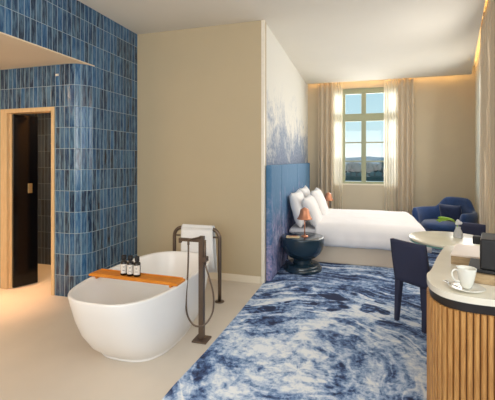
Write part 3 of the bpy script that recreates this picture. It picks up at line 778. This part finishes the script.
def chair(loc, rz, label):
    t = thing('dining_chair', loc, rz, label, 'chair', 'navy upholstered chairs at the round table')
    w, dp = .175, .42
    # seat faces +y; back at y=0
    b = new(); box(b, -w, w, .035, dp, .385, .47, .022, 3); link('seat', b, 'navy_fabric', t, True)
    b = new(); N = 10; rows = []
    for j in range(N+1):
        z = .385+(.785-.385)*j/N; lean = -.07*(j/N); hw_ = w+.004*math.sin(PI*j/N)
        row = []
        for i in range(9):
            u = i/8*2-1; row.append((u*hw_, lean-.012*(1-u*u)*(j/N)))
        rows.append([b.verts.new((x, y-.0, z)) for x, y in row]+[b.verts.new((x, y+.045, z)) for x, y in row[::-1]])
    for r0, r1 in zip(rows, rows[1:]):
        for i in range(18): b.faces.new((r0[i], r0[(i+1) % 18], r1[(i+1) % 18], r1[i]))
    b.faces.new(rows[0][::-1]); b.faces.new(rows[-1])
    es = [e for e in b.edges if e.is_boundary or (len(e.link_faces) == 2 and e.calc_face_angle(0) > .9)]
    bmesh.ops.bevel(b, geom=es, offset=.012, segments=3, profile=.5, affect='EDGES')
    link('backrest', b, 'navy_fabric', t, True)
    for sx in (-1, 1):
        for back in (1, 0):
            b = new(); x = sx*(w-.030); y = .024 if back else dp-.03; fy = y-.035 if back else y+.005; fx = x
            r0, r1 = .019, .030
            vs_ = []
            for (cx_, cy_, z, r) in ((fx, fy, 0, r0), (x, y, .3845, r1)):
                vs_.append([b.verts.new((cx_+a*r, cy_+c_*r, z)) for a, c_ in ((-1, -1), (1, -1), (1, 1), (-1, 1))])
            for k in range(4): b.faces.new((vs_[0][k], vs_[0][(k+1) % 4], vs_[1][(k+1) % 4], vs_[1][k]))
            b.faces.new(vs_[0][::-1]); b.faces.new(vs_[1]); bmesh.ops.bevel(b, geom=b.edges[:], offset=.005, segments=2, affect='EDGES')
            link('leg', b, 'navy_fabric', t)
    return t
ch = chair((.480, 3.655, .0105), math.radians(-44), 'navy upholstered dining chair on the near side of the round table, back turned')
copy_thing(ch, (1.325, 4.82, .0105), math.radians(148), 'navy dining chair on the far side of the round table, only its top showing')

# ------------------------------------------------------------------ counter (slatted cabinet with rounded end)
out = [(1.30, 1.95), (.95, 1.945), (.75, 1.94), (.62, 1.940), (.50, 1.953), (.415, 2.00), (.374, 2.09), (.370, 2.18), (.385, 2.28), (.425, 2.38), (.52, 2.70), (.62, 3.00), (.645, 3.06), (.69, 3.09)]
P = [Vector((p.x, p.y)) for p in bez([(x, y, 0) for x, y in out], 8)]
P += [Vector((1.02, 3.05)), Vector((1.32, 2.9))]
def inset(P, d):
    c = Vector((.95, 2.3)); q = []
    n = len(P)
    for i in range(n):
        t_ = (P[(i+1) % n]-P[i-1]).normalized(); nn = Vector((t_.y, -t_.x)); 
        if nn.dot(c-P[i]) < 0: nn = -nn
        q.append(P[i]+nn*d)
    return q
cn = thing('counter', (.95, 2.3, 0), 0, 'curved wooden slatted counter with white stone top in the lower right', 'counter')
loc = lambda Q: [(p.x-.95, p.y-2.3) for p in Q]
b = new(); prism(b, loc(P), .868, .90)
bmesh.ops.bevel(b, geom=[e for e in b.edges if abs(e.verts[0].co.z-e.verts[1].co.z) < 1e-4], offset=.006, segments=2, affect='EDGES')
link('countertop', b, 'stone_top', cn)
b = new(); prism(b, loc(inset(P, .012)), .822, .8675); link('recessed_band', b, 'black_recess', cn)
b = new(); prism(b, loc(inset(P, .020)), .0105, .8215); link('carcass', b, 'carcass_wood', cn)
# slats: vertical battens along the visible front, each an equal arc step
b = new(); Q = inset(P, .004)[:len(P)-2]; acc = 0; step = .0285; nxt = .012; k = 0
for p, q in zip(Q, Q[1:]):
    L_ = (q-p).length
    if L_ < 1e-6: continue
    while acc+L_ >= nxt:
        c = p+(q-p)*((nxt-acc)/L_); d = (q-p).normalized(); n = Vector((d.y, -d.x))
        if n.dot(Vector((.95, 2.3))-c) < 0: n = -n
        a = .0118
        pr = [c-d*a+n*.014, c-d*a*.9+n*.001, c-d*a*.5-n*.004, c+d*a*.5-n*.004, c+d*a*.9+n*.001, c+d*a+n*.014]
        prism(b, [(v.x-.95, v.y-2.3) for v in pr], .0106, .8213); nxt += step
    acc += L_
link('slatted_front', b, 'slat_wood', cn)
TZ = .9005
sc_ = thing('saucer', (.526, 2.055, TZ), 0, 'white porcelain saucer on the stone countertop under the cup', 'saucer')
b = new(); lathe(b, [(0, 0), (.045, 0), (.05, .003), (.078, .012), (.082, .015), (.079, .0165), (.05, .008), (0, .0065)], 48); link('dish', b, 'porcelain', sc_, True)
cpz = TZ+.0090
cupo = thing('coffee_cup', (.526, 2.055, cpz), math.radians(196), 'white porcelain cup with handle on its saucer on the countertop', 'cup'); cupo.scale = (.86, .86, .88)
b = new(); lathe(b, [(0, 0), (.022, 0), (.024, .003), (.030, .012), (.040, .045), (.047, .08), (.0525, .112), (.0515, .114), (.049, .112), (.0435, .08), (.036, .045), (.026, .014), (0, .009)], 44); link('cup_body', b, 'porcelain', cupo, True)
b = new(); tube(b, bez([(.046, 0, .098), (.066, 0, .104), (.083, 0, .090), (.080, 0, .062), (.062, 0, .040), (.040, 0, .036)], 6), .0052, 10); link('handle', b, 'porcelain', cupo, True)
sp_ = thing('teaspoon', (.464, 2.055, TZ+.013), math.radians(112), 'small steel teaspoon resting beside the cup on the saucer', 'spoon')
b = new(); tube(b, bez([(-.055, 0, .008), (-.01, 0, .006), (.035, 0, .004)], 6), [.0025]*13, 8); link('spoon_handle', b, 'steel', sp_, True)
b = new(); lathe(b, [(0, .001), (.010, .0025), (.014, .006), (.013, .0065), (.009, .004), (0, .003)], 20, .048, 0, 0, 1.35, 1); link('spoon_bowl', b, 'steel', sp_, True)
ca = math.radians(-18)
bx = thing('tea_box', (.692, 2.665, TZ), ca, 'low wooden box with pale lid on the counter behind the cup', 'box')
link('box_body', box(new(), -.082, .082, -.165, .165, 0, .052, .003), 'box_wood', bx)
link('lid', box(new(), -.084, .084, -.167, .167, .0525, .064, .003), 'box_lid', bx)
tr_ = thing('wooden_stand', (.735, 2.26, TZ), ca, 'low wooden stand under the black machine on the counter', 'stand')
b = new(); box(b, -.145, .20, -.12, .17, 0, .050, .003); link('stand_body', b, 'box_wood', tr_)
mc = thing('coffee_machine', (.735, 2.26, TZ+.0505), ca, 'black box-shaped coffee machine cut off by the right picture edge', 'coffee machine')
link('drip_base', box(new(), -.140, .19, -.10, .15, 0, .018, .005), 'machine_black', mc)
link('machine_body', box(new(), -.085, .19, -.095, .13, .0185, .18, .010, 3), 'machine_black', mc)
b = new(); box(b, -.125, -.0855, .05, .10, .12, .165, .006); link('spout_head', b, 'machine_black', mc)

# ------------------------------------------------------------------ small fixture on tiles
sd = thing('wall_sensor', (-3.27, YD-.002, 2.52), 0, 'tiny pale sensor on the blue tiles above the bathroom doorway', 'sensor')
b = new(); box(b, -.022, .022, -.012, 0, -.012, .012, .004); link('sensor_body', b, 'white_trim', sd)
# ------------------------------------------------------------------ outside
struct('river_water', box(new(), -500, 700, 30, 1400, -14.5, -14), 'river')
struct('ground_bank', box(new(), -500, 700, 285, 1400, -14, -11), 'far_tree')
hl = new(); N = 60; rr0 = None
for i in range(N+1):
    x = -400+900*i/N; h = 6+9*noise.noise(Vector((x*.008, 3, 0)))+3*noise.noise(Vector((x*.03, 1, 0)))
    r = [hl.verts.new((x, 600, -11)), hl.verts.new((x, 680, h)), hl.verts.new((x, 760, h*.8)), hl.verts.new((x, 900, -11))]
    if rr0:
        for k in range(3): hl.faces.new((rr0[k], r[k], r[k+1], rr0[k+1]))
    rr0 = r
struct('ground_hill', hl, 'far_hill', True)
def blob(r, seed):
    bm = new(); bmesh.ops.create_icosphere(bm, subdivisions=2, radius=r)
    for v in bm.verts: v.co *= 1+.35*noise.noise(v.co*.5+Vector((seed, 0, 0)))
    for v in bm.verts: v.co.z *= 1.15
    return bm
for i in range(16):
    x = -32+i*4.6+random.uniform(-.4, .4); y = 292 if i % 2 else 304; r = random.uniform(3.0, 3.9)
    tt = thing('tree', (x, y, -11), 0, 'dark green tree on the far bank seen through the window', 'tree', 'trees on the far river bank')
    link('crown', blob(r, i), 'far_tree', tt, True, (0, 0, 2.2+r*1.25))
    b = new(); tube(b, [(0, 0, 0), (0, 0, 2.6)], .3, 8); link('trunk', b, 'far_roof', tt)
